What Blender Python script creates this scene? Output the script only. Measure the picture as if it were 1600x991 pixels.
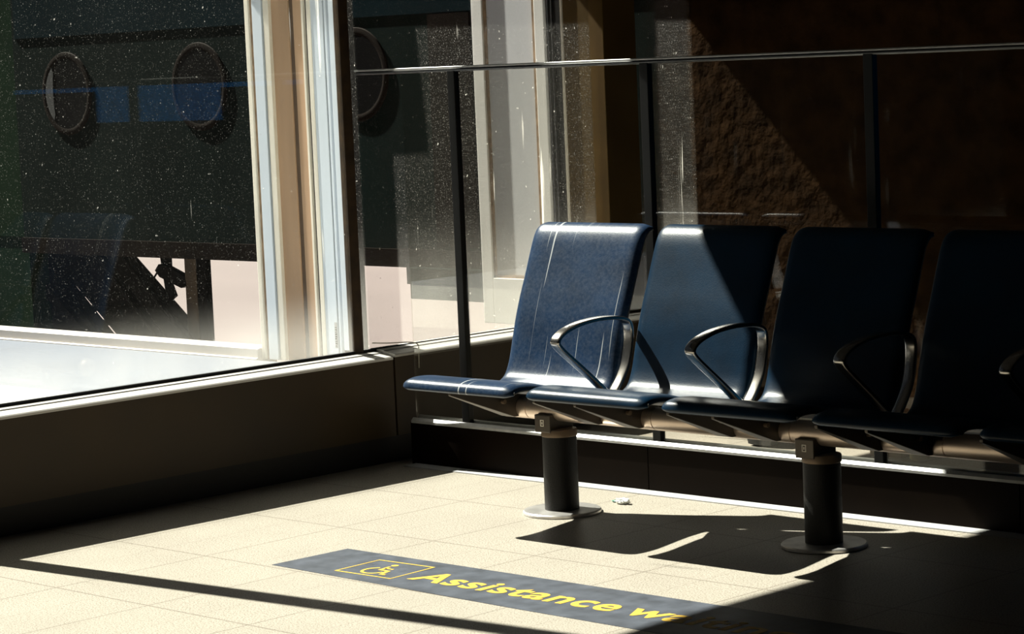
import bpy, bmesh, math, random
from mathutils import Vector, Matrix
random.seed(4)
SC = bpy.context.scene
COL = SC.collection
for _o in list(bpy.data.objects): bpy.data.objects.remove(_o)

# ------------------------------------------------------------------ camera
YAW, PITCH, ROLL, FPX = -0.78014, -0.10000, -0.04258, 3977.8
f_ = Vector((math.sin(YAW)*math.cos(PITCH), math.cos(YAW)*math.cos(PITCH), math.sin(PITCH)))
r_ = f_.cross(Vector((0, 0, 1))).normalized(); u_ = r_.cross(f_)
r2 = math.cos(ROLL)*r_ + math.sin(ROLL)*u_
u2 = -math.sin(ROLL)*r_ + math.cos(ROLL)*u_
cd = bpy.data.cameras.new('camera'); cam = bpy.data.objects.new('camera', cd); COL.objects.link(cam)
cam.matrix_world = Matrix(((r2.x, u2.x, -f_.x, 0), (r2.y, u2.y, -f_.y, 0), (r2.z, u2.z, -f_.z, 1.5), (0, 0, 0, 1)))
cd.sensor_width = 36; cd.lens = FPX/1600*36; cd.clip_start = .05; cd.clip_end = 500
SC.camera = cam
# ------------------------------------------------------------------ light
SUN = Vector((-.9457, -.0995, 1)).normalized()
sd = bpy.data.lights.new('sun', 'SUN'); sun = bpy.data.objects.new('sun', sd); COL.objects.link(sun)
sd.energy = 20; sd.angle = math.radians(.53); sd.color = (1, .955, .87)
sun.rotation_euler = SUN.to_track_quat('Z', 'Y').to_euler(); sun.location = SUN*20
w = bpy.data.worlds.new('sky'); SC.world = w; w.use_nodes = True
w.node_tree.nodes['Background'].inputs[0].default_value = (.42, .62, 1, 1)
w.node_tree.nodes['Background'].inputs[1].default_value = .03
SC.view_settings.view_transform = 'Standard'; SC.view_settings.look = 'None'
SC.view_settings.exposure = 0; SC.view_settings.gamma = 1; SC.view_settings.use_curve_mapping = False
SC.cycles.max_bounces = 10; SC.cycles.transparent_max_bounces = 24; SC.cycles.caustics_reflective = True

# ------------------------------------------------------------------ materials
def nd(nt, t, **k):
    n = nt.nodes.new(t)
    for a, b in k.items(): setattr(n, a, b)
    return n
def mat(name, col, rough=.5, metal=0, var=.12, scale=8, bump=0, bscale=60, spec=.5, coat=0, stretch=(1, 1, 1)):
    m = bpy.data.materials.new(name); m.use_nodes = True; nt = m.node_tree; b = nt.nodes['Principled BSDF']
    tc = nd(nt, 'ShaderNodeTexCoord'); mp = nd(nt, 'ShaderNodeMapping'); mp.inputs['Scale'].default_value = stretch
    nt.links.new(tc.outputs['Object'], mp.inputs[0])
    n = nd(nt, 'ShaderNodeTexNoise'); n.inputs['Scale'].default_value = scale; n.inputs['Detail'].default_value = 5
    nt.links.new(mp.outputs[0], n.inputs['Vector'])
    r = nd(nt, 'ShaderNodeValToRGB'); nt.links.new(n.outputs['Fac'], r.inputs[0])
    r.color_ramp.elements[0].position = .3; r.color_ramp.elements[1].position = .7
    r.color_ramp.elements[0].color = tuple(c*(1-var) for c in col)+(1,)
    r.color_ramp.elements[1].color = tuple(min(1, c*(1+var)) for c in col)+(1,)
    nt.links.new(r.outputs[0], b.inputs['Base Color'])
    b.inputs['Roughness'].default_value = rough; b.inputs['Metallic'].default_value = metal
    b.inputs['Specular IOR Level'].default_value = spec; b.inputs['Coat Weight'].default_value = coat
    if bump:
        n2 = nd(nt, 'ShaderNodeTexNoise'); n2.inputs['Scale'].default_value = bscale; n2.inputs['Detail'].default_value = 4
        nt.links.new(mp.outputs[0], n2.inputs['Vector'])
        bp = nd(nt, 'ShaderNodeBump'); bp.inputs['Strength'].default_value = bump; bp.inputs['Distance'].default_value = .01
        nt.links.new(n2.outputs['Fac'], bp.inputs['Height']); nt.links.new(bp.outputs[0], b.inputs['Normal'])
    return m

def floor_mat():
    m = mat('terrazzo_floor', (.37, .34, .29), .42, spec=.3, var=.05, scale=3); nt = m.node_tree; b = nt.nodes['Principled BSDF']
    tc = nd(nt, 'ShaderNodeTexCoord'); src = b.inputs['Base Color'].links[0].from_socket
    # chips
    v = nd(nt, 'ShaderNodeTexNoise'); v.inputs['Scale'].default_value = 210; v.inputs['Detail'].default_value = 3
    nt.links.new(tc.outputs['Object'], v.inputs['Vector'])
    rr = nd(nt, 'ShaderNodeValToRGB'); rr.color_ramp.elements[0].position = .36; rr.color_ramp.elements[1].position = .5
    rr.color_ramp.elements[0].color = (.42, .38, .33, 1); rr.color_ramp.elements[1].color = (1, 1, 1, 1)
    nt.links.new(v.outputs['Fac'], rr.inputs[0])
    mx = nd(nt, 'ShaderNodeMixRGB', blend_type='MULTIPLY'); mx.inputs[0].default_value = 1
    nt.links.new(src, mx.inputs[1]); nt.links.new(rr.outputs[0], mx.inputs[2])
    # seams
    sp = nd(nt, 'ShaderNodeSeparateXYZ'); nt.links.new(tc.outputs['Object'], sp.inputs[0])
    def seam(sock, off, per, wd):
        a = nd(nt, 'ShaderNodeMath', operation='SUBTRACT'); nt.links.new(sock, a.inputs[0]); a.inputs[1].default_value = off-50*per
        d = nd(nt, 'ShaderNodeMath', operation='DIVIDE'); nt.links.new(a.outputs[0], d.inputs[0]); d.inputs[1].default_value = per
        fr = nd(nt, 'ShaderNodeMath', operation='FRACT'); nt.links.new(d.outputs[0], fr.inputs[0])
        s = nd(nt, 'ShaderNodeMath', operation='LESS_THAN'); nt.links.new(fr.outputs[0], s.inputs[0]); s.inputs[1].default_value = wd/per
        return s.outputs[0]
    s1 = seam(sp.outputs[0], -5.795, .445, .0055); s2 = seam(sp.outputs[1], 5.455, .565, .0065); s3 = seam(sp.outputs[0], -5.5725, .445, .0035)
    mxx = nd(nt, 'ShaderNodeMath', operation='MAXIMUM'); nt.links.new(s1, mxx.inputs[0]); nt.links.new(s2, mxx.inputs[1])
    h = nd(nt, 'ShaderNodeMath', operation='MULTIPLY'); nt.links.new(s3, h.inputs[0]); h.inputs[1].default_value = .5
    m3 = nd(nt, 'ShaderNodeMath', operation='MAXIMUM'); nt.links.new(mxx.outputs[0], m3.inputs[0]); nt.links.new(h.outputs[0], m3.inputs[1])
    k = nd(nt, 'ShaderNodeMixRGB'); k.inputs[2].default_value = (.06, .04, .025, 1)
    k2 = nd(nt, 'ShaderNodeMath', operation='MULTIPLY'); k2.inputs[1].default_value = .5
    nt.links.new(m3.outputs[0], k2.inputs[0]); nt.links.new(k2.outputs[0], k.inputs[0]); nt.links.new(mx.outputs[0], k.inputs[1])
    nt.links.new(k.outputs[0], b.inputs['Base Color'])
    return m

def glass_mat(name, tint, haze, low, zlo, zhi, refl=.06, speck=.5):
    """thin pane: straight-through transparency, mirror sheen, and a layer of dried dust and drips on it"""
    m = bpy.data.materials.new(name); m.use_nodes = True; nt = m.node_tree; nt.nodes.clear()
    out = nd(nt, 'ShaderNodeOutputMaterial'); tr = nd(nt, 'ShaderNodeBsdfTransparent'); tr.inputs[0].default_value = tint+(1,)
    gl = nd(nt, 'ShaderNodeBsdfGlossy'); gl.inputs['Roughness'].default_value = .01; gl.inputs[0].default_value = (1, 1, 1, 1)
    fr = nd(nt, 'ShaderNodeLayerWeight'); fr.inputs['Blend'].default_value = .25
    fm = nd(nt, 'ShaderNodeMath', operation='MULTIPLY_ADD'); nt.links.new(fr.outputs['Fresnel'], fm.inputs[0]); fm.inputs[1].default_value = .5; fm.inputs[2].default_value = refl*.3
    m1 = nd(nt, 'ShaderNodeMixShader'); nt.links.new(fm.outputs[0], m1.inputs[0]); nt.links.new(tr.outputs[0], m1.inputs[1]); nt.links.new(gl.outputs[0], m1.inputs[2])
    du = nd(nt, 'ShaderNodeBsdfTranslucent'); du.inputs[0].default_value = (.75, .74, .68, 1)
    dd = nd(nt, 'ShaderNodeBsdfDiffuse'); dd.inputs[0].default_value = (.6, .58, .52, 1)
    dm = nd(nt, 'ShaderNodeMixShader'); dm.inputs[0].default_value = .35; nt.links.new(du.outputs[0], dm.inputs[1]); nt.links.new(dd.outputs[0], dm.inputs[2])
    tc = nd(nt, 'ShaderNodeTexCoord'); sp = nd(nt, 'ShaderNodeSeparateXYZ'); nt.links.new(tc.outputs['Object'], sp.inputs[0])
    mr = nd(nt, 'ShaderNodeMapRange'); mr.inputs['From Min'].default_value = zhi; mr.inputs['From Max'].default_value = zlo
    mr.inputs['To Min'].default_value = haze; mr.inputs['To Max'].default_value = low; mr.interpolation_type = 'SMOOTHERSTEP'
    nt.links.new(sp.outputs[2], mr.inputs['Value'])
    def noise(scale, stretch, lo, hi, amp, detail=4):
        mp = nd(nt, 'ShaderNodeMapping'); mp.inputs['Scale'].default_value = stretch; nt.links.new(tc.outputs['Object'], mp.inputs[0])
        n = nd(nt, 'ShaderNodeTexNoise'); n.inputs['Scale'].default_value = scale; n.inputs['Detail'].default_value = detail
        nt.links.new(mp.outputs[0], n.inputs['Vector'])
        r = nd(nt, 'ShaderNodeMapRange'); r.inputs['From Min'].default_value = lo; r.inputs['From Max'].default_value = hi; r.inputs['To Max'].default_value = amp
        nt.links.new(n.outputs['Fac'], r.inputs['Value']); return r.outputs[0]
    def add(a, b_, op='ADD'):
        q = nd(nt, 'ShaderNodeMath', operation=op); nt.links.new(a, q.inputs[0]); nt.links.new(b_, q.inputs[1]); return q.outputs[0]
    cloud = noise(2.5, (1, 1, .5), .3, .7, 1.0); cl = nd(nt, 'ShaderNodeMath', operation='MULTIPLY_ADD'); nt.links.new(cloud, cl.inputs[0]); cl.inputs[1].default_value = .8; cl.inputs[2].default_value = .55
    t = add(mr.outputs[0], cl.outputs[0], 'MULTIPLY')
    t = add(t, noise(260, (1, 1, 1), .72-.07*speck, .82-.07*speck, .30*speck, 2))
    t = add(t, noise(60, (1, 1, 1), .74-.02*speck, .80-.02*speck, .6*speck, 3))
    t = add(t, noise(30, (1, 1, .05), .73-.02*speck, .79-.02*speck, .7*speck, 2))
    m2 = nd(nt, 'ShaderNodeMixShader'); nt.links.new(t, m2.inputs[0]); nt.links.new(m1.outputs[0], m2.inputs[1]); nt.links.new(dm.outputs[0], m2.inputs[2])
    nt.links.new(m2.outputs[0], out.inputs[0]); return m

def leather(name, col, dust, scratch):
    m = mat(name, col, .26, var=.25, scale=9, bump=.05, bscale=220, spec=.25); nt = m.node_tree; b = nt.nodes['Principled BSDF']
    tc = nd(nt, 'ShaderNodeTexCoord'); src = b.inputs['Base Color'].links[0].from_socket
    n = nd(nt, 'ShaderNodeTexNoise'); n.inputs['Scale'].default_value = 85; n.inputs['Detail'].default_value = 9; n.inputs['Roughness'].default_value = .75
    nt.links.new(tc.outputs['Object'], n.inputs['Vector'])
    r = nd(nt, 'ShaderNodeMapRange'); r.inputs['From Min'].default_value = .40; r.inputs['From Max'].default_value = .85; r.inputs['To Max'].default_value = dust
    nt.links.new(n.outputs['Fac'], r.inputs['Value'])
    # long thin scratches running up the back
    mp = nd(nt, 'ShaderNodeMapping'); mp.inputs['Rotation'].default_value = (0, math.radians(8), 0); mp.inputs['Scale'].default_value = (30, .4, .5)
    nt.links.new(tc.outputs['Object'], mp.inputs[0])
    v = nd(nt, 'ShaderNodeTexNoise'); v.inputs['Scale'].default_value = 3.2; v.inputs['Detail'].default_value = 2; nt.links.new(mp.outputs[0], v.inputs['Vector'])
    r3 = nd(nt, 'ShaderNodeMapRange'); r3.inputs['From Min'].default_value = .655; r3.inputs['From Max'].default_value = .70; r3.inputs['To Max'].default_value = scratch
    nt.links.new(v.outputs['Fac'], r3.inputs['Value'])
    ad = nd(nt, 'ShaderNodeMath', operation='MAXIMUM'); nt.links.new(r.outputs[0], ad.inputs[0]); nt.links.new(r3.outputs[0], ad.inputs[1])
    mx = nd(nt, 'ShaderNodeMixRGB'); mx.inputs[2].default_value = (.42, .44, .45, 1)
    nt.links.new(ad.outputs[0], mx.inputs[0]); nt.links.new(src, mx.inputs[1]); nt.links.new(mx.outputs[0], b.inputs['Base Color'])
    rg = nd(nt, 'ShaderNodeMapRange'); rg.inputs['To Min'].default_value = .30; rg.inputs['To Max'].default_value = .40
    nt.links.new(n.outputs['Fac'], rg.inputs['Value']); nt.links.new(rg.outputs[0], b.inputs['Roughness'])
    return m

M = dict(
    floor=floor_mat(),
    dark_wall=mat('dark_wall', (.008, .006, .004), .8, spec=.05),
    ceiling=mat('black_ceiling', (.012, .011, .01), .8),
    sill_top=mat('brushed_sill_aluminium', (.62, .6, .57), .45, .0, scale=3, stretch=(12, .6, 1)),
    bronze=mat('bronze_sill_cladding', (.032, .017, .0015), .55, 0, scale=2.2, var=.25, bump=.05, bscale=8),
    kick=mat('black_kickboard', (.006, .005, .004), .6),
    panel=mat('black_laminate_panel', (.006, .0035, .002), .5, spec=.04),
    black=mat('black_powder_coat', (.006, .006, .006), .5, spec=.2),
    gasket=mat('black_rubber_gasket', (.008, .008, .01), .7, spec=.2),
    railblack=mat('glossy_black_rail', (.01, .01, .01), .3, spec=.6),
    railwhite=mat('satin_rail_aluminium', (.4, .4, .39), .4, .1, scale=30),
    rail=mat('rail_steel', (.35, .35, .36), .3, 1, scale=30),
    cream=mat('cream_frame_paint', (.78, .72, .62), .55, var=.14, scale=14, stretch=(1, 1, .15)),
    pale=mat('pale_blue_aluminium', (.66, .72, .80), .5, var=.08, scale=10, stretch=(1, 1, .1)),
    tan=mat('tan_render', (.44, .28, .17), .7, var=.16, scale=12, stretch=(1, 1, .12)),
    groove=mat('brown_groove', (.10, .06, .035), .7),
    white=mat('white_pier_paint', (.84, .83, .80), .6, var=.05, scale=5),
    greypanel=mat('grey_pier_panel', (.66, .67, .70), .6, var=.06, scale=4, stretch=(1, 1, .2)),
    rust=mat('brown_sealant', (.30, .2, .12), .8, var=.35, scale=20),
    golden=mat('ochre_column_paint', (.075, .045, .012), .7, spec=.1, var=.2, scale=4),
    mullion=mat('bronze_mullion', (.04, .022, .008), .5, .2, var=.4, scale=20),
    stone=mat('rough_brown_plaster', (.026, .013, .005), .95, spec=.03, var=.45, scale=9, bump=1, bscale=16),
    ledge=mat('blue_grey_ledge', (.085, .10, .135), .7, var=.06, scale=2),
    ledgew=mat('pale_matte', (.42, .42, .42), .6, var=.04),
    curb=mat('ledge_curb_metal', (.5, .46, .43), .5, var=.1, scale=6, stretch=(.2, 1, 1)),
    apron=mat('apron_concrete', (.17, .135, .13), .9, var=.08, scale=.15, stretch=(.3, 1, 1)),
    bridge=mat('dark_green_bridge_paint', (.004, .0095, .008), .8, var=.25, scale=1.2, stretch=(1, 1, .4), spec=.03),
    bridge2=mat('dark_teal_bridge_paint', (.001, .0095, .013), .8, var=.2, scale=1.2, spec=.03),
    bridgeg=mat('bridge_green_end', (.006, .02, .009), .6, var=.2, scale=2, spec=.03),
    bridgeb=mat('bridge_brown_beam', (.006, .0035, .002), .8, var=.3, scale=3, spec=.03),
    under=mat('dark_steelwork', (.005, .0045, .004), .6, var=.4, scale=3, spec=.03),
    ring=mat('porthole_ring', (.008, .005, .003), .8, spec=.05),
    hole=mat('porthole_dark_glass', (.0008, .001, .001), .5, spec=.05),
    reveal=mat('porthole_grey_reveal', (.04, .045, .045), .6),
    legy=mat('ochre_steel_leg', (.07, .05, .02), .6, var=.3),
    navy=leather('navy_leather', (.0001, .012, .030), .0, .0),
    worn=leather('worn_navy_leather', (.002, .018, .052), .10, .9),
    piping=mat('leather_piping', (.06, .06, .065), .3, bump=.6, bscale=400, spec=.8),
    arm=mat('polished_aluminium', (.52, .49, .45), .22, 1, scale=20),
    beam=mat('satin_beam_aluminium', (.62, .5, .4), .38, .85, scale=10, stretch=(.2, 1, 1)),
    bracket=mat('dark_cast_bracket', (.09, .075, .06), .45, .7),
    post=mat('black_pedestal', (.004, .0035, .003), .5, bump=.2, bscale=300, spec=.25),
    collar=mat('bronze_collar', (.25, .18, .12), .45, .6),
    disc=mat('steel_base_plate', (.62, .6, .58), .35, .8, var=.2, scale=18),
    ink=mat('navy_floor_vinyl', (.060, .068, .085), .5, var=.35, scale=14, spec=.25, bump=.05, bscale=40),
    yellow=mat('yellow_vinyl_letters', (.66, .41, .06), .55, var=.05, spec=.2),
    paper=mat('white_paper', (.8, .82, .78), .7),
    green=mat('green_foil', (.05, .22, .15), .5),
    cable=mat('white_cable', (.7, .66, .58), .5),
    cup=mat('amber_plastic', (.5, .42, .2), .25),
    card=mat('brown_card', (.3, .2, .11), .8),
    backdrop=mat('dark_backdrop_block', (.01, .012, .012), .7, spec=.1),
    pane=mat('terminal_window', (.4, .38, .25), .4),
    bagm=mat('black_nylon', (.012, .015, .02), .5),
)
M['glassA'] = glass_mat('dusty_window_glass', (.93, .95, .93), .001, .10, .42, .72, speck=.62)
M['glassA2'] = glass_mat('very_dusty_window_glass', (.93, .94, .92), .004, .10, .42, 1.0, speck=1.05)
M['glassB'] = glass_mat('partition_glass', (.95, .95, .93), .0, .006, .18, .6, refl=.03, speck=.12)
def emit(name, c, s):
    m = mat(name, c, .4); b = m.node_tree.nodes['Principled BSDF']
    b.inputs['Emission Color'].default_value = c+(1,); b.inputs['Emission Strength'].default_value = s; return m
M['glowpanel'] = emit('added_blue_glow', (.0, .2, .6), 1.3)  # added glow, there only to feed the blue reflection in the window

# ------------------------------------------------------------------ helpers
def link(name, me, m, parent=None):
    o = bpy.data.objects.new(name, me); COL.objects.link(o)
    if m: me.materials.append(m)
    if parent: o.parent = parent
    return o
def fin(name, bm, m, parent=None, smooth=False, kind=None, angle=40):
    bmesh.ops.recalc_face_normals(bm, faces=bm.faces)
    me = bpy.data.meshes.new(name); bm.to_mesh(me); bm.free()
    if smooth:
        me.polygons.foreach_set('use_smooth', [True]*len(me.polygons)); me.set_sharp_from_angle(angle=math.radians(angle))
    o = link(name, me, m, parent)
    if kind: o['kind'] = kind
    return o
def tag(o, label, cat, group=None):
    o['label'] = label; o['category'] = cat
    if group: o['group'] = group
    return o
def empty(name, loc, label=None, cat=None, group=None):
    o = bpy.data.objects.new(name, None); COL.objects.link(o); o.location = loc; o.empty_display_size = .1
    if label: tag(o, label, cat, group)
    return o
def box(bm, x0, x1, y0, y1, z0, z1, bev=0):
    vs = [bm.verts.new(p) for p in ((x0, y0, z0), (x1, y0, z0), (x1, y1, z0), (x0, y1, z0), (x0, y0, z1), (x1, y0, z1), (x1, y1, z1), (x0, y1, z1))]
    fs = [bm.faces.new([vs[i] for i in q]) for q in ((0, 3, 2, 1), (4, 5, 6, 7), (0, 1, 5, 4), (1, 2, 6, 5), (2, 3, 7, 6), (3, 0, 4, 7))]
    if bev:
        es = list({e for f in fs for e in f.edges})
        bmesh.ops.bevel(bm, geom=es, offset=bev, segments=2, affect='EDGES', profile=.6)
    return bm
def B(*a, **k): return box(bmesh.new(), *a, **k)
def prism(bm, pts, a, b, plane='xz'):
    """polygon extruded from a to b along the missing axis"""
    def P(p, t): return {'xz': (p[0], t, p[1]), 'yz': (t, p[0], p[1]), 'xy': (p[0], p[1], t)}[plane]
    v0 = [bm.verts.new(P(p, a)) for p in pts]; v1 = [bm.verts.new(P(p, b)) for p in pts]; n = len(pts)
    bm.faces.new(v0); bm.faces.new(v1[::-1])
    for i in range(n): bm.faces.new((v0[i], v1[i], v1[(i+1) % n], v0[(i+1) % n]))
    return bm
def lathe(bm, prof, cx=0, cy=0, n=48):
    rings = []
    for r, z in prof:
        rings.append([bm.verts.new((cx+r*math.cos(2*math.pi*i/n), cy+r*math.sin(2*math.pi*i/n), z)) for i in range(n)])
    for a, b in zip(rings, rings[1:]):
        for i in range(n): bm.faces.new((a[i], a[(i+1) % n], b[(i+1) % n], b[i]))
    bm.faces.new(rings[0][::-1]); bm.faces.new(rings[-1]); return bm
def tube(bm, path, r, n=10, closed=False):
    path = [Vector(p) for p in path]; rings = []; N = len(path); up = None
    for i, p in enumerate(path):
        if closed: t = (path[(i+1) % N]-path[i-1])
        else: t = path[min(i+1, N-1)]-path[max(i-1, 0)]
        t.normalize()
        if up is None: up = t.orthogonal().normalized()
        up = (up-t*up.dot(t)).normalized(); s = t.cross(up)
        rings.append([bm.verts.new(p+r*(math.cos(2*math.pi*k/n)*up+math.sin(2*math.pi*k/n)*s)) for k in range(n)])
    pairs = list(zip(rings, rings[1:]))+([(rings[-1], rings[0])] if closed else [])
    for a, b in pairs:
        for k in range(n): bm.faces.new((a[k], a[(k+1) % n], b[(k+1) % n], b[k]))
    if not closed: bm.faces.new(rings[0][::-1]); bm.faces.new(rings[-1])
    return bm
def catmull(P, per=8, closed=False):
    out = []; n = len(P)
    rng = range(n) if closed else range(n-1)
    for i in rng:
        if closed: p0, p1, p2, p3 = P[i-1], P[i], P[(i+1) % n], P[(i+2) % n]
        else: p0, p1, p2, p3 = P[max(i-1, 0)], P[i], P[i+1], P[min(i+2, n-1)]
        for k in range(per):
            t = k/per
            out.append(tuple(.5*((2*b)+(-a+c)*t+(2*a-5*b+4*c-d)*t*t+(-a+3*b-3*c+d)*t**3) for a, b, c, d in zip(p0, p1, p2, p3)))
    if not closed: out.append(tuple(P[-1]))
    return out
S = 'structure'

# ------------------------------------------------------------------ room shell
YB = 6.525          # glass partition plane
fin('floor', B(-7.4, 3.2, -3, 8.6, -.12, 0), M['floor'], kind=S)
fin('ceiling', B(-7.4, 3.2, -3, 8.6, 3.35, 3.5), M['ceiling'], kind=S)
fin('wall_back', B(-7.4, 3.2, -3.15, -3, -.12, 3.5), M['dark_wall'], kind=S)
fin('wall_right', B(3.2, 3.35, -3.15, 8.75, -.12, 3.5), M['dark_wall'], kind=S)
fin('wall_far', B(-7.22, 3.2, 8.45, 8.6, 0, 3.35), M['stone'], kind=S)
bm = B(-7.4, -7.09, -3, 2.2, 0, 3.35)
box(bm, -7.30, -7.20, 2.2, 6.56, 3.04, 3.35); box(bm, -7.30, -7.20, 6.56, 8.6, 2.695, 3.35)
fin('wall_left', bm, M['dark_wall'], kind=S)
# sill box in two lengths, butted at the partition
def sill(i, y0, y1, dz=0):
    fin('trim_%d' % i, prism(bmesh.new(), [(-7.215, .10), (-7.09, .10), (-7.09, .392+dz), (-7.215, .392+dz)], y0, y1, 'xz'), M['bronze'], kind=S)
    bm = prism(bmesh.new(), [(-7.225, .392+dz), (-7.088, .392+dz), (-7.088, .400+dz), (-7.093, .404+dz), (-7.150, .412+dz), (-7.152, .416+dz), (-7.225, .420+dz)], y0, y1, 'xz')
    fin('trim_%d' % (i+1), bm, M['sill_top'], kind=S)
sill(1, 2.2, 6.512); sill(3, 6.522, 8.45, .008)
fin('baseboard_left', B(-7.215, -7.10, 2.2, 8.45, 0, .10), M['kick'], kind=S)
fin('trim_5', B(-6.98, 3.0, 6.44, 6.52, 0, .004), M['ledgew'], kind=S)

# windows of the left wall
def window(i, y0, y1, g):
    w_ = fin('window_%d' % i, B(-7.206, -7.190, y0, y1, .418, .429), M['gasket'], kind=S)
    box_ = B(-7.203, -7.197, y0, y1, .428, 2.70 if y0 > 6.4 else 3.04)
    fin('glass_pane', box_, g, w_)
    return w_
window(1, 2.2, 4.375, M['glassA']); window(2, 4.465, 6.41, M['glassA']); window(3, 6.457, 7.80, M['glassA2']); window(4, 8.02, 8.45, M['glassA2'])
fin('trim_6', B(-7.28, -7.17, 4.375, 4.465, .41, 3.04), M['gasket'], kind=S)
# mullion at the partition: bronze inner post, silver outer fin with gaskets
mu = fin('trim_7', B(-7.222, -7.19, 6.410, 6.457, .418, 2.69, bev=.003), M['mullion'], kind=S)
st = fin('barcode_sticker', B(-7.347, -7.333, 6.4515, 6.4535, .43, .53), M['ledgew'], mu)
bm = bmesh.new()
for k in range(9):
    z = .437+k*.009; box(bm, -7.344, -7.338+(.003 if k % 3 else 0), 6.4505, 6.4517, z, z+random.choice((.0025, .004, .006)))
fin('printed_marks', bm, M['gasket'], st)

# ------------------------------------------------------------------ outside piers (stepped vertical profiles)
def strip(parent, name, x0, x1, yf, yb, m, z0, z1, bev=.003): return fin(name, B(x0, x1, yf, yb, z0, z1, bev=bev), m, parent)
pier = empty('outer_pier', (-7.5, 6.6, .3), 'tan and silver ribbed outer pier beside the first big window', 'pier')
z0, z1 = .36, 2.69
core = fin('core', B(-7.83, -7.46, 6.53, 6.60, z0, z1), M['tan'], None); core.parent = pier
for nm, a, b, yf, m in (('edge_bead', -7.846, -7.822, 6.45, 'cream'), ('gasket', -7.822, -7.800, 6.475, 'rust'), ('silver_rib', -7.800, -7.744, 6.45, 'pale'),
                        ('gasket', -7.744, -7.733, 6.48, 'gasket'), ('silver_rib', -7.733, -7.700, 6.455, 'cream'), ('tan_panel', -7.700, -7.585, 6.50, 'tan'),
                        ('groove', -7.585, -7.557, 6.52, 'groove'), ('tan_panel', -7.557, -7.506, 6.50, 'tan'), ('edge_bead', -7.506, -7.494, 6.45, 'cream'),
                        ('gasket', -7.494, -7.476, 6.485, 'gasket'), ('silver_rib', -7.476, -7.452, 6.455, 'cream'), ('silver_rib', -7.452, -7.382, 6.46, 'pale'),
                        ('gasket', -7.382, -7.374, 6.50, 'gasket'), ('silver_rib', -7.374, -7.362, 6.462, 'pale'), ('gasket', -7.362, -7.348, 6.50, 'gasket'),
                        ('edge_bead', -7.348, -7.318, 6.455, 'pale'), ('post_back', -7.318, -7.262, 6.465, 'gasket')):
    yf = 6.5+(yf-6.5)*.35; a += 6.5-yf; b += 6.5-yf
    strip(pier, nm, a, b, yf, 6.535, M[m], .418 if a > -7.34 else z0, z1, bev=.002)
def reparent_local(root):
    off = root.location.copy()
    for o in COL.objects:
        if o.parent == root: o.data.transform(Matrix.Translation(-off))
reparent_local(pier)

pier2 = empty('outer_pier', (-7.7, 7.95, .3), 'white painted outer pier with a recessed grey panel seen through the partition', 'pier')
Y2 = 7.85
strip(pier2, 'core', -7.935, -7.50, Y2+.02, Y2+.3, M['white'], .36, 2.69)
for a, b, yf, m, zz in ((-7.940, -7.875, Y2, 'white', .36), (-7.562, -7.505, Y2, 'white', .36), (-7.875, -7.562, Y2, 'white', .36)):
    fin('frame_strip', B(a, b, yf, Y2+.02, .36, 2.69 if b-a < .2 else .56, bev=.003), M[m], pier2)
fin('recessed_panel', B(-7.86, -7.58, Y2+.014, Y2+.022, .575, 2.69), M['greypanel'], pier2)
bm = B(-7.873, -7.860, Y2+.006, Y2+.024, .56, 2.69); box(bm, -7.580, -7.566, Y2+.006, Y2+.024, .56, 2.69); box(bm, -7.873, -7.566, Y2+.006, Y2+.024, .560, .572)
fin('sealant_line', bm, M['rust'], pier2)
reparent_local(pier2)
bm = B(-7.50, -7.425, Y2+.01, Y2+.1, .40, 3.3); box(bm, -7.425, -7.402, Y2-.01, Y2+.1, .40, 3.3)
fin('trim_8', bm, M['black'], kind=S)
bm = B(-7.485, -7.478, Y2-.002, Y2+.012, .40, 3.3); box(bm, -7.462, -7.457, Y2-.002, Y2+.012, .40, 3.3)
fin('trim_9', bm, M['rail'], kind=S)
fin('trim_10', B(-7.400, -7.165, Y2, Y2+.2, .30, 3.34, bev=.004), M['golden'], kind=S)
fin('trim_11', B(-7.404, -7.392, Y2-.008, Y2+.004, .30, 3.34), M['cream'], kind=S)
# canopy over the outer bays, added out of view; outline stepped to place its shade
bm = prism(bmesh.new(), [(-8.66, 6.383), (-8.28, 6.383), (-8.28, 6.425), (-7.31, 6.425), (-7.31, 8.9), (-8.20, 8.9), (-8.20, 6.70), (-8.66, 6.70)], 2.70, 2.78, 'xy')
tag(fin('window_canopy', bm, M['dark_wall']), 'added unseen dark canopy shading the outside of the far windows', 'canopy')

# low roof ledge outside with its curb
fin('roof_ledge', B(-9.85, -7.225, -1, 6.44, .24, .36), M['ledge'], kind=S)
fin('roof_pale_strip', B(-9.85, -7.225, 4.0, 5.45, .36, .3605), M['ledgew'], kind=S)  # thin sheet, paler than the blue-grey ledge under it
bm = prism(bmesh.new(), [(6.45, .24), (6.45, .362), (6.462, .366), (6.462, .400), (6.474, .404), (6.56, .404), (6.56, .24)], -9.85, -7.83, 'yz')
fin('roof_curb', bm, M['curb'], kind=S)
fin('ground_apron', B(-160, -14, -60, 160, -3.7, -3.5), M['apron'], kind=S)
fin('ground_yard', B(-14, -7.4, 6.56, 160, -3.7, -3.5), M['apron'], kind=S)

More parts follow.
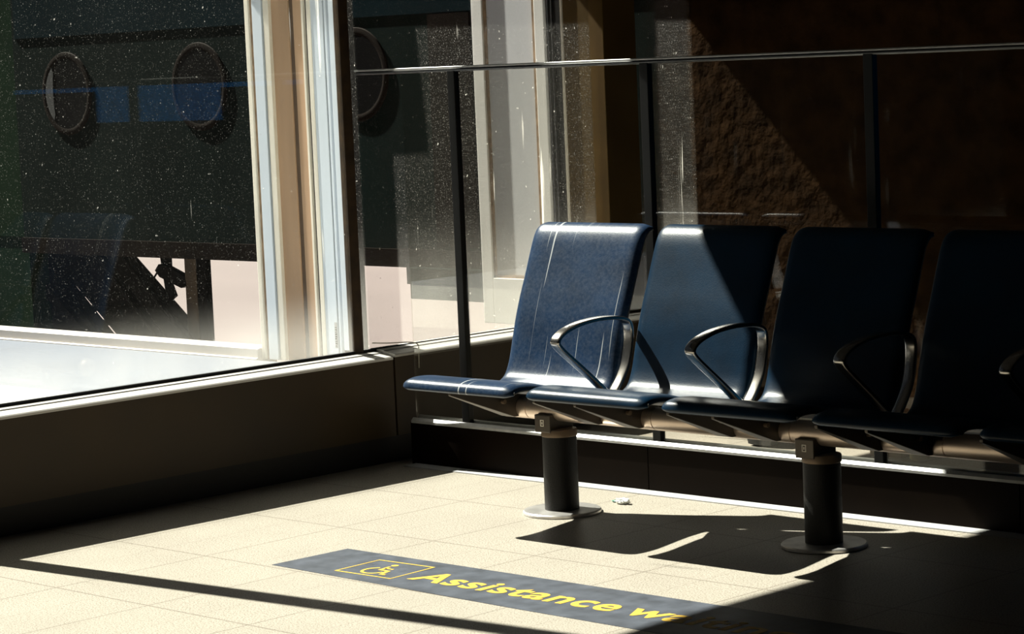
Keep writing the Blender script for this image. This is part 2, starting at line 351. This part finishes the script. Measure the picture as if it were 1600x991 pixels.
# ------------------------------------------------------------------ boarding bridge outside
br = empty('boarding_bridge', (-14.5, 12.8, .15), 'long dark green boarding bridge with oval portholes outside the windows', 'boarding bridge')
def bp(name, bm, m, **k):
    o = fin(name, bm, M[m], br, **k); o.data.transform(Matrix.Translation(-br.location)); return o
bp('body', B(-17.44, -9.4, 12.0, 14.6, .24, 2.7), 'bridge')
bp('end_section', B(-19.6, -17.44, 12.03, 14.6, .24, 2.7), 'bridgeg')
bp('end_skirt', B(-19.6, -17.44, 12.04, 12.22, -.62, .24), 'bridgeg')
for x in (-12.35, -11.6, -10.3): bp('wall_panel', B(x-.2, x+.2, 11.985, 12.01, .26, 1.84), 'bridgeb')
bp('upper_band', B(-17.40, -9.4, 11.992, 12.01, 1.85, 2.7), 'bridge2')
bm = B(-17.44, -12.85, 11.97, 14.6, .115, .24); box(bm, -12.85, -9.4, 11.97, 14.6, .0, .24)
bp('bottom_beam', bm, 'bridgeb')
bp('hanging_cabinet', B(-12.80, -10.9, 11.95, 13.2, -.10, .12, bev=.01), 'bridge')
for cx, cz in ((-16.731, 1.395), (-15.053, 1.412), (-13.30, 1.455)):
    bm = bmesh.new(); n = 48
    prof = [(.285, 11.988), (.300, 11.986), (.325, 11.990), (.335, 12.01), (.262, 12.01), (.27, 11.992)]
    rings = [[bm.verts.new((cx+r*math.cos(2*math.pi*i/n), y, cz+r*math.sin(2*math.pi*i/n))) for i in range(n)] for r, y in prof]
    for a, b in zip(rings, rings[1:]+rings[:1]):
        for i in range(n): bm.faces.new((a[i], a[(i+1) % n], b[(i+1) % n], b[i]))
    ring = bp('porthole', bm, 'ring', smooth=True)
    bm = bmesh.new(); vs = [bm.verts.new((cx+.28*math.cos(2*math.pi*i/n), 11.990, cz+.28*math.sin(2*math.pi*i/n))) for i in range(n)]
    vb = [bm.verts.new((v.co.x, 11.999, v.co.z)) for v in vs]; bm.faces.new(vs[::-1]); bm.faces.new(vb)
    for i in range(n): bm.faces.new((vs[i], vs[(i+1) % n], vb[(i+1) % n], vb[i]))
    o = bp('porthole_glass', bm, 'hole'); o.parent = ring
    if cx < -16:
        pts = [(cx-.27*math.cos(a), cz+.27*math.sin(a)) for a in [math.radians(d) for d in range(-50, 51, 10)]]
        pts += [(cx-.27*math.cos(a)+.10*math.cos(a*1.5), cz+.25*math.sin(a)) for a in [math.radians(d) for d in range(40, -41, -10)]]
        o = bp('inner_reveal', prism(bmesh.new(), pts, 11.986, 11.989), 'reveal'); o.parent = ring
bm = B(-15.70, -15.56, 12.27, 12.31, -3.5, .12); bp('support_leg', bm, 'legy')
bp('support_leg', B(-15.56, -15.45, 12.275, 12.33, -3.5, .12), 'under')
bp('support_leg', B(-9.9, -9.6, 12.4, 12.8, -3.5, .0), 'under')
# stair under the bridge
sr = empty('service_stair', (-16.5, 12.3, -3.5), 'dark steel service stair sloping down under the boarding bridge', 'stair')
def sp_(name, bm, m): o = fin(name, bm, M[m], sr); o.data.transform(Matrix.Translation(-sr.location)); return o
def down(x, z): return (x+(z+3.5)*0, z)
k = (-16.82+17.645)/(-.551-.056)      # dx/dz of the flight
def sl(x0, z0, wdt, z1): return [(x0, z0), (x0+wdt, z0), (x0+wdt+k*(z1-z0), z1), (x0+k*(z1-z0), z1)]
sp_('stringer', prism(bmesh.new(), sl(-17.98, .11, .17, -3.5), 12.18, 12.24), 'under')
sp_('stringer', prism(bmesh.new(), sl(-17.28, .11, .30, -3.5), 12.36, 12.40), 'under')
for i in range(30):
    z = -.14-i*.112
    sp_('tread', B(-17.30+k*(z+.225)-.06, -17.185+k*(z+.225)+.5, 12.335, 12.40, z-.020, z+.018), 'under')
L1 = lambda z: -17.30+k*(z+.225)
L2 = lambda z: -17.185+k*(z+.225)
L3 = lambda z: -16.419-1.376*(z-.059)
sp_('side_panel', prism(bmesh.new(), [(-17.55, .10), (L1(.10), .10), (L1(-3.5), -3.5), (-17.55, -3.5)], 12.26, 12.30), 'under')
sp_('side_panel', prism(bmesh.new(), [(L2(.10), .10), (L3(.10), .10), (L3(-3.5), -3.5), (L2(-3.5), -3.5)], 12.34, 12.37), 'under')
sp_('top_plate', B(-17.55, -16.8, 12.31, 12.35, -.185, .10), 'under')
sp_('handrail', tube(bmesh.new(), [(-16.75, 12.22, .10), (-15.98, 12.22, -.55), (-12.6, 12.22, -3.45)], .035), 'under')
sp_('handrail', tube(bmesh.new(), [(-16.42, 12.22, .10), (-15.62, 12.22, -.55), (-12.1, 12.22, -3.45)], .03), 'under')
fl = empty('floodlight', (-15.97, 12.35, .0), 'dark floodlight on a bracket under the boarding bridge', 'floodlight')
def fp(name, bm, m, **k): o = fin(name, bm, M[m], fl, **k); o.data.transform(Matrix.Translation(-fl.location)); return o
fp('stem', prism(bmesh.new(), [(-16.05, .12), (-15.93, .12), (-15.93, -.12), (-15.88, -.22), (-15.95, -.26), (-16.0, -.18)], 12.30, 12.33), 'under')
fp('lamp_head', prism(bmesh.new(), [(-16.08, -.02), (-16.03, .03), (-15.95, .02), (-15.70, -.06), (-15.69, -.13), (-15.76, -.15), (-16.03, -.07)], 12.27, 12.33), 'under')
fp('cable_loop', tube(bmesh.new(), catmull([(-16.08, 12.3, -.03), (-16.14, 12.3, -.10), (-16.10, 12.3, -.17), (-16.0, 12.3, -.2)], 6), .008, 6), 'under')
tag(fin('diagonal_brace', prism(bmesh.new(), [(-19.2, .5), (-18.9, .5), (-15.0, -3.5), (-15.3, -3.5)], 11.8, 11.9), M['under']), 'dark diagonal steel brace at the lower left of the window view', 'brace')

# distant terminal block, added to keep the partition's reflections dark
tb = empty('backdrop_block', (-26, -10, -3.5), 'dark terminal block added across the apron to darken reflections', 'blocker')
bm = B(-30, -24, -34, 2.5, -3.5, 4.2); o = fin('block_body', bm, M['backdrop'], tb); o.data.transform(Matrix.Translation(-tb.location))
# ------------------------------------------------------------------ partition
fin('wall_partition', B(-7.0, -5.808, 6.505, 6.545, 0, .160), M['panel'], kind=S)
bm = B(-5.804, -4.30, 6.505, 6.545, 0, .160); box(bm, -4.296, 3.1, 6.505, 6.545, 0, .160)
fin('wall_partition', bm, M['panel'], kind=S)
ps = empty('glass_partition', (-5.0, YB, .16), 'clear glass partition with slim black posts behind the bench', 'partition')
def pp(name, bm, m, **k): o = fin(name, bm, M[m], ps, **k); o.data.transform(Matrix.Translation(-ps.location)); return o
pp('bottom_rail', prism(bmesh.new(), [(6.499, .158), (6.499, .167), (6.509, .177), (6.514, .177), (6.519, .158)], -6.99, 3.1, 'yz'), 'railwhite')
pp('bottom_rail', B(-6.99, 3.1, 6.537, 6.550, .158, .184, bev=.005), 'railwhite')
pp('handrail_cap', tube(bmesh.new(), [(-7.235, 6.518, 1.4885), (3.1, 6.518, 1.4885)], .0045, 12), 'railwhite', smooth=True)
bm = tube(bmesh.new(), [(-7.235, 6.52, 1.480), (3.1, 6.52, 1.480)], .0078, 12)
pp('handrail', bm, 'railblack', smooth=True)
xs = [-6.708, -5.768, -4.828, -3.888, -2.948, -2.008, -1.068, -.128, .812, 1.752, 2.692]
for x in xs: pp('post', B(x-.018, x+.018, 6.512, 6.538, .160, 1.476, bev=.002), 'black')
prev = -7.0
for x in xs[:5]:
    pp('glass_pane', B((prev+.001) if prev > -6.99 else -6.985, x-.001, 6.522, 6.528, .17, 1.474), 'glassB'); prev = x
# ------------------------------------------------------------------ bench
bench = empty('airport_bench', (-5.4, 6.0, 0), 'long row of linked dark navy leather seats on black pedestals with metal armrests', 'bench')
def bb(name, bm, m, parent=None, **k):
    o = fin(name, bm, M[m], parent or bench, **k); o.data.transform(Matrix.Translation(-bench.location)); return o
PITCHX = .5575; X0 = -6.045; WID = .50
prof = catmull([(5.590, .449), (5.577, .461), (5.583, .480), (5.602, .4905), (5.640, .4945), (5.70, .489), (5.78, .470), (5.88, .446), (5.96, .434), (6.010, .434),
                (6.045, .450), (6.066, .484), (6.080, .525), (6.092, .570), (6.112, .640), (6.135, .705), (6.163, .775), (6.196, .860), (6.214, .902), (6.232, .930), (6.254, .946), (6.280, .952)], 5)
def shell(x0, mname):
    bm = bmesh.new(); n = len(prof); K = 40; T = .027; rings = []
    L = [0]
    for a, b in zip(prof, prof[1:]): L.append(L[-1]+math.hypot(b[0]-a[0], b[1]-a[1]))
    tot = L[-1]
    for i, p in enumerate(prof):
        a = prof[max(i-1, 0)]; b = prof[min(i+1, n-1)]; t = Vector((b[0]-a[0], b[1]-a[1])).normalized(); nb = Vector((t.y, -t.x))
        d = min(L[i], tot-L[i]); e = 1 if d > .012 else math.sqrt(max(.02, 1-(1-d/.012)**2))
        ring = []
        nf, rx, ry = 8, .042, .020      # front corners roll off softly, back corners tight
        loop = []
        for q in range(nf+1):
            g = math.pi/2*q/nf; loop.append((rx-rx*math.cos(g), ry-ry*math.sin(g)))          # left front roll
        for q in range(1, 10): loop.append((rx+(WID-2*rx)*q/10, 0))
        for q in range(nf+1):
            g = math.pi/2*q/nf; loop.append((WID-rx+rx*math.sin(g), ry-ry*math.cos(g)))
        for q in range(5):
            g = math.pi/2*q/4; loop.append((WID-.006+.006*math.cos(g), T-.006+.006*math.sin(g)))
        for q in range(1, 8): loop.append((WID-.006-(WID-.012)*q/8, T))
        for q in range(5):
            g = math.pi/2*q/4; loop.append((.006-.006*math.sin(g), T-.006+.006*math.cos(g)))
        for lx, ln in loop:
            ln = T/2+(ln-T/2)*e
            ring.append(bm.verts.new((x0+lx, p[0]+nb.x*ln, p[1]+nb.y*ln)))
        rings.append(ring)
    for a, b in zip(rings, rings[1:]):
        m_ = len(a)
        for q in range(m_): bm.faces.new((a[q], a[(q+1) % m_], b[(q+1) % m_], b[q]))
    bm.faces.new(rings[0][::-1]); bm.faces.new(rings[-1])
    s = bb('seat_shell', bm, mname, smooth=True, angle=50)
    path = []
    def at(i, off):
        a = prof[max(i-1, 0)]; b = prof[min(i+1, n-1)]; t = Vector((b[0]-a[0], b[1]-a[1])).normalized()
        return prof[i][0]+t.y*off, prof[i][1]-t.x*off
    for i in range(n-1, -1, -2): y, z = at(i, .0225); path.append((x0-.0005, y, z))
    y, z = at(0, .015)
    for q in range(1, 12): path.append((x0+WID*q/12, y, z-.001))
    for i in range(0, n, 2): y, z = at(i, .0225); path.append((x0+WID+.0005, y, z))
    bb('piping', tube(bmesh.new(), path, .0022, 6), 'piping', s, smooth=True)
    return s
for i in range(5):
    shell(X0+i*PITCHX, 'worn' if i == 0 else 'navy')
# armrests
armc = catmull([(6.015, .405), (5.955, .455), (5.88, .514), (5.80, .575), (5.771, .600), (5.764, .613), (5.775, .629), (5.81, .646), (5.875, .661), (5.96, .6675), (6.04, .664),
                (6.088, .653), (6.107, .634), (6.110, .60), (6.104, .555), (6.090, .510), (6.062, .465), (6.03, .425), (6.02, .40)], 6)
for i in range(4):
    xc = X0+WID+.029+i*PITCHX; bm = bmesh.new(); rings = []; n = len(armc)
    for j, p in enumerate(armc):
        a = armc[max(j-1, 0)]; b = armc[min(j+1, n-1)]; t = Vector((b[0]-a[0], b[1]-a[1])).normalized(); nb = Vector((-t.y, t.x))
        s = j/n; hw = .0215-.0035*abs(2*s-1); ht = .0068
        ring = []
        for q in range(16):
            g = 2*math.pi*q/16; cx_, sy_ = math.cos(g), math.sin(g)
            ex = math.copysign(abs(cx_)**.45, cx_)*hw; ey = math.copysign(abs(sy_)**.6, sy_)*ht
            ring.append(bm.verts.new((xc+ex, p[0]+nb.x*ey, p[1]+nb.y*ey)))
        rings.append(ring)
    for a, b in zip(rings, rings[1:]):
        for q in range(16): bm.faces.new((a[q], a[(q+1) % 16], b[(q+1) % 16], b[q]))
    bm.faces.new(rings[0][::-1]); bm.faces.new(rings[-1])
    bb('armrest', bm, 'arm', smooth=True)
# beam
bm = bmesh.new(); YBM, ZB, RB = 6.035, .347, .037
xb0, xb1 = -6.02, X0+4*PITCHX+WID+.03
for a, b, r in [(xb0, xb0+.008, RB-.004)]+[(xb0+.008, xb1, RB)]:
    pass
pts = [(xb0, 0.028), (xb0+.006, RB)]
for i in range(10):
    x = X0+.15+i*PITCHX/2
    if x < xb1-.02: pts += [(x, RB), (x+.001, RB-.002), (x+.003, RB-.002), (x+.004, RB)]
pts += [(xb1-.006, RB), (xb1, .028)]
rings = []
for x, r in pts: rings.append([bm.verts.new((x, YBM+r*math.cos(2*math.pi*q/32), ZB+r*math.sin(2*math.pi*q/32))) for q in range(32)])
for a, b in zip(rings, rings[1:]):
    for q in range(32): bm.faces.new((a[q], a[(q+1) % 32], b[(q+1) % 32], b[q]))
bm.faces.new(rings[0]); bm.faces.new(rings[-1][::-1])
bb('beam', bm, 'beam', smooth=True)
# brackets: wedge castings running back from under the seat front to the beam
def bracket(xt):
    bm = bmesh.new()
    A = [(xt-.006, 5.684, .4275), (xt+.006, 5.684, .4275), (xt+.006, 5.684, .437), (xt-.006, 5.684, .437)]
    Bq = [(xt-.070, 5.992, .318), (xt-.008, 5.992, .318), (xt-.008, 5.992, .410), (xt-.070, 5.992, .410)]
    Cq = [(xt-.070, 6.085, .318), (xt-.008, 6.085, .318), (xt-.008, 6.085, .425), (xt-.070, 6.085, .425)]
    rs = [[bm.verts.new(p) for p in q] for q in (A, Bq, Cq)]
    for a, b in zip(rs, rs[1:]):
        for q in range(4): bm.faces.new((a[q], a[(q+1) % 4], b[(q+1) % 4], b[q]))
    bm.faces.new(rs[0][::-1]); bm.faces.new(rs[-1])
    bmesh.ops.bevel(bm, geom=list(bm.edges), offset=.0015, segments=1, affect='EDGES')
    o = bb('support_bracket', bm, 'bracket')
    bm = tube(bmesh.new(), [(xt-.004, 5.93, .378), (xt+.010, 5.93, .378)], .008, 8); s = bb('bolt', bm, 'collar', o)
for i in range(5):
    bracket(-5.927+i*PITCHX)
    if i: bracket(-5.927-.176+i*PITCHX)
# pedestals
for i, px in enumerate((-5.785, -4.694, -3.603)):
    py = 6.045
    p = bb('pedestal', lathe(bmesh.new(), [(.0575, .008), (.0575, .262)], px, py), 'post', smooth=True)
    bb('collar', lathe(bmesh.new(), [(.056, .258), (.0605, .261), (.0605, .280), (.058, .284), (.03, .285)], px, py), 'collar', p, smooth=True)
    bb('base_plate', lathe(bmesh.new(), [(.128, 0), (.131, .002), (.131, .009), (.127, .0125), (.058, .0135)], px, py, 72), 'disc', p, smooth=True)
    bb('mounting_block', B(px-.052, px+.018, py-.062, py+.05, .275, .335, bev=.004), 'bracket', p)
    bm = bmesh.new(); lx0, lx1, lz0, lz1, t_ = px-.025, px-.009, .296, .318, .0028
    for q in ((lx0, lx1, lz0, lz0+t_), (lx0, lx1, lz1-t_, lz1), (lx0, lx0+t_, lz0+t_, lz1-t_), (lx1-t_, lx1, lz0+t_, lz1-t_), (lx0+.006, lx0+.010, lz0+.007, lz1-.007)): box(bm, q[0], q[1], py-.0632, py-.0615, q[2], q[3])
    bb('clamp_label', bm, 'cream', p)
# ------------------------------------------------------------------ floor sign
fs = fin('floor_sign', prism(bmesh.new(), [(-5.932, 5.218), (-5.941, 4.915), (-4.88, 4.885), (-2.6, 4.86), (-2.6, 5.235), (-4.48, 5.227)], 0.0002, .0012, 'xy'), M['ink'])
tag(fs, 'long dark navy floor strip reading Assistance waiting in yellow letters', 'floor sign')
def text(body, x, y, size, width, sy=1, shear=0):
    cu = bpy.data.curves.new('t', 'FONT'); cu.body = body; cu.size = size; cu.extrude = .0003; cu.offset = .0034; cu.space_character = 1.08
    o = bpy.data.objects.new('t', cu); COL.objects.link(o); bpy.context.view_layer.update()
    me = bpy.data.meshes.new_from_object(o.evaluated_get(bpy.context.evaluated_depsgraph_get()))
    bpy.data.objects.remove(o)
    xs_ = [v.co.x for v in me.vertices]; s = width/(max(xs_)-min(xs_)); mn = min(xs_)
    for v in me.vertices: v.co = Vector((x+(v.co.x-mn)*s, y+v.co.y*sy, .0017+v.co.z))
    me.name = 'lettering'; o = link('lettering', me, M['yellow'], fs); return o
text('Assistance', -5.425, 5.000, .155, .80, 1.0); text('waiting', -4.585, 5.000, .155, .56, 1.0)
bm = bmesh.new()
def stroke(pts, wd, closed=False):
    pts = [Vector(p) for p in pts]; n = len(pts); L_, R_ = [], []
    for i, p in enumerate(pts):
        a = pts[i-1] if (closed or i) else pts[0]; b = pts[(i+1) % n] if (closed or i < n-1) else pts[-1]
        t = (b-a).normalized(); nn = Vector((-t.y, t.x))
        if closed or 0 < i < n-1:
            t1 = (p-a).normalized(); c = max(.5, nn.dot(Vector((-t1.y, t1.x)))); nn = nn/c
        L_.append(bm.verts.new((p.x+nn.x*wd/2, p.y+nn.y*wd/2, .0019))); R_.append(bm.verts.new((p.x-nn.x*wd/2, p.y-nn.y*wd/2, .0019)))
    for i in range(n if closed else n-1): bm.faces.new((L_[i], R_[i], R_[(i+1) % n], L_[(i+1) % n]))
cx, cy = -5.585, 5.055
stroke([(-5.700, 4.962), (-5.468, 4.970), (-5.478, 5.158), (-5.706, 5.146)], .006, True)
stroke([(cx-.012+.038*math.cos(math.radians(a)), cy-.028+.040*math.sin(math.radians(a))) for a in range(115, 365, 12)], .010)
stroke([(cx-.014, cy+.035), (cx-.006, cy-.012), (cx+.030, cy-.012), (cx+.046, cy-.058), (cx+.062, cy-.054)], .012)
stroke([(cx-.010, cy+.014), (cx+.026, cy+.012)], .009)
bm.faces.new([bm.verts.new((cx-.014+.012*math.cos(a), cy+.056+.012*math.sin(a), .0019)) for a in [i*math.pi/8 for i in range(16)]])
fin('pictogram', bm, M['yellow'], fs)
# ------------------------------------------------------------------ small things
bm = bmesh.new(); bmesh.ops.create_icosphere(bm, subdivisions=3, radius=.022)
for v in bm.verts: v.co = Vector((v.co.x*1.3, v.co.y*.8, max(.0, v.co.z*.45+.008)))*random.uniform(.75, 1.25)
for v in bm.verts: v.co += Vector((-5.72, 6.272, .0005))
wr = fin('crumpled_wrapper', bm, M['paper']); tag(wr, 'small crumpled white and green wrapper on the sunlit floor behind the front pedestal', 'wrapper')
bm = bmesh.new(); bmesh.ops.create_icosphere(bm, subdivisions=2, radius=.012)
for v in bm.verts: v.co = Vector((v.co.x*1.4, v.co.y, max(0, v.co.z*.4+.004)))*random.uniform(.7, 1.2)+Vector((-5.762, 6.285, .0006))
fin('green_corner', bm, M['green'], wr)
cb = fin('loose_cable', tube(bmesh.new(), catmull([(-7.19, 6.50, .452), (-7.17, 6.56, .446), (-7.12, 6.63, .444), (-7.092, 6.647, .435), (-7.085, 6.643, .40), (-7.084, 6.640, .345)], 6), .0022, 6), M['cable'], smooth=True)
tag(cb, 'thin pale loose cable hanging over the sill just behind the partition', 'cable')
# things lying on the floor behind the partition
bg = fin('black_bag', B(-6.16, -6.03, 7.46, 7.60, 0, .11, bev=.03), M['bagm'], smooth=True); tag(bg, 'small dark rounded bag on the sunlit floor behind the partition', 'bag')
bm = lathe(bmesh.new(), [(.035, 0), (.045, .12), (.047, .122), (.043, .12), (.033, .004)], -5.40, 7.53, 20)
c1 = fin('plastic_cup', bm, M['cup'], smooth=True); tag(c1, 'amber plastic cup on the floor behind the partition, near the second pedestal', 'cup')
bm = B(-5.60, -5.46, 7.50, 7.66, 0, .085, bev=.003)
c2 = fin('cardboard_box', bm, M['card']); tag(c2, 'low brown cardboard box on the floor behind the partition beside a plastic cup', 'box')
sc_ = empty('added_glow_panel', (-3.6, 8.30, 0), 'added unseen blue screen on a stand, mirrored faintly in the big left window', 'glowpanel')  # unseen emissive panel put in for the left window's blue band
def sq(n, bm, m): o = fin(n, bm, M[m], sc_); o.data.transform(Matrix.Translation(-sc_.location)); return o
sq('glow_face', B(-4.15, -3.10, 8.290, 8.300, 1.265, 1.450), 'glowpanel'); sq('glow_bar', B(-4.80, -2.33, 8.292, 8.302, 1.432, 1.456), 'glowpanel')
sq('casing', B(-4.17, -3.08, 8.302, 8.335, 1.245, 1.458, bev=.003), 'black'); sq('stand', B(-3.68, -3.58, 8.336, 8.38, 0, 1.3), 'black')
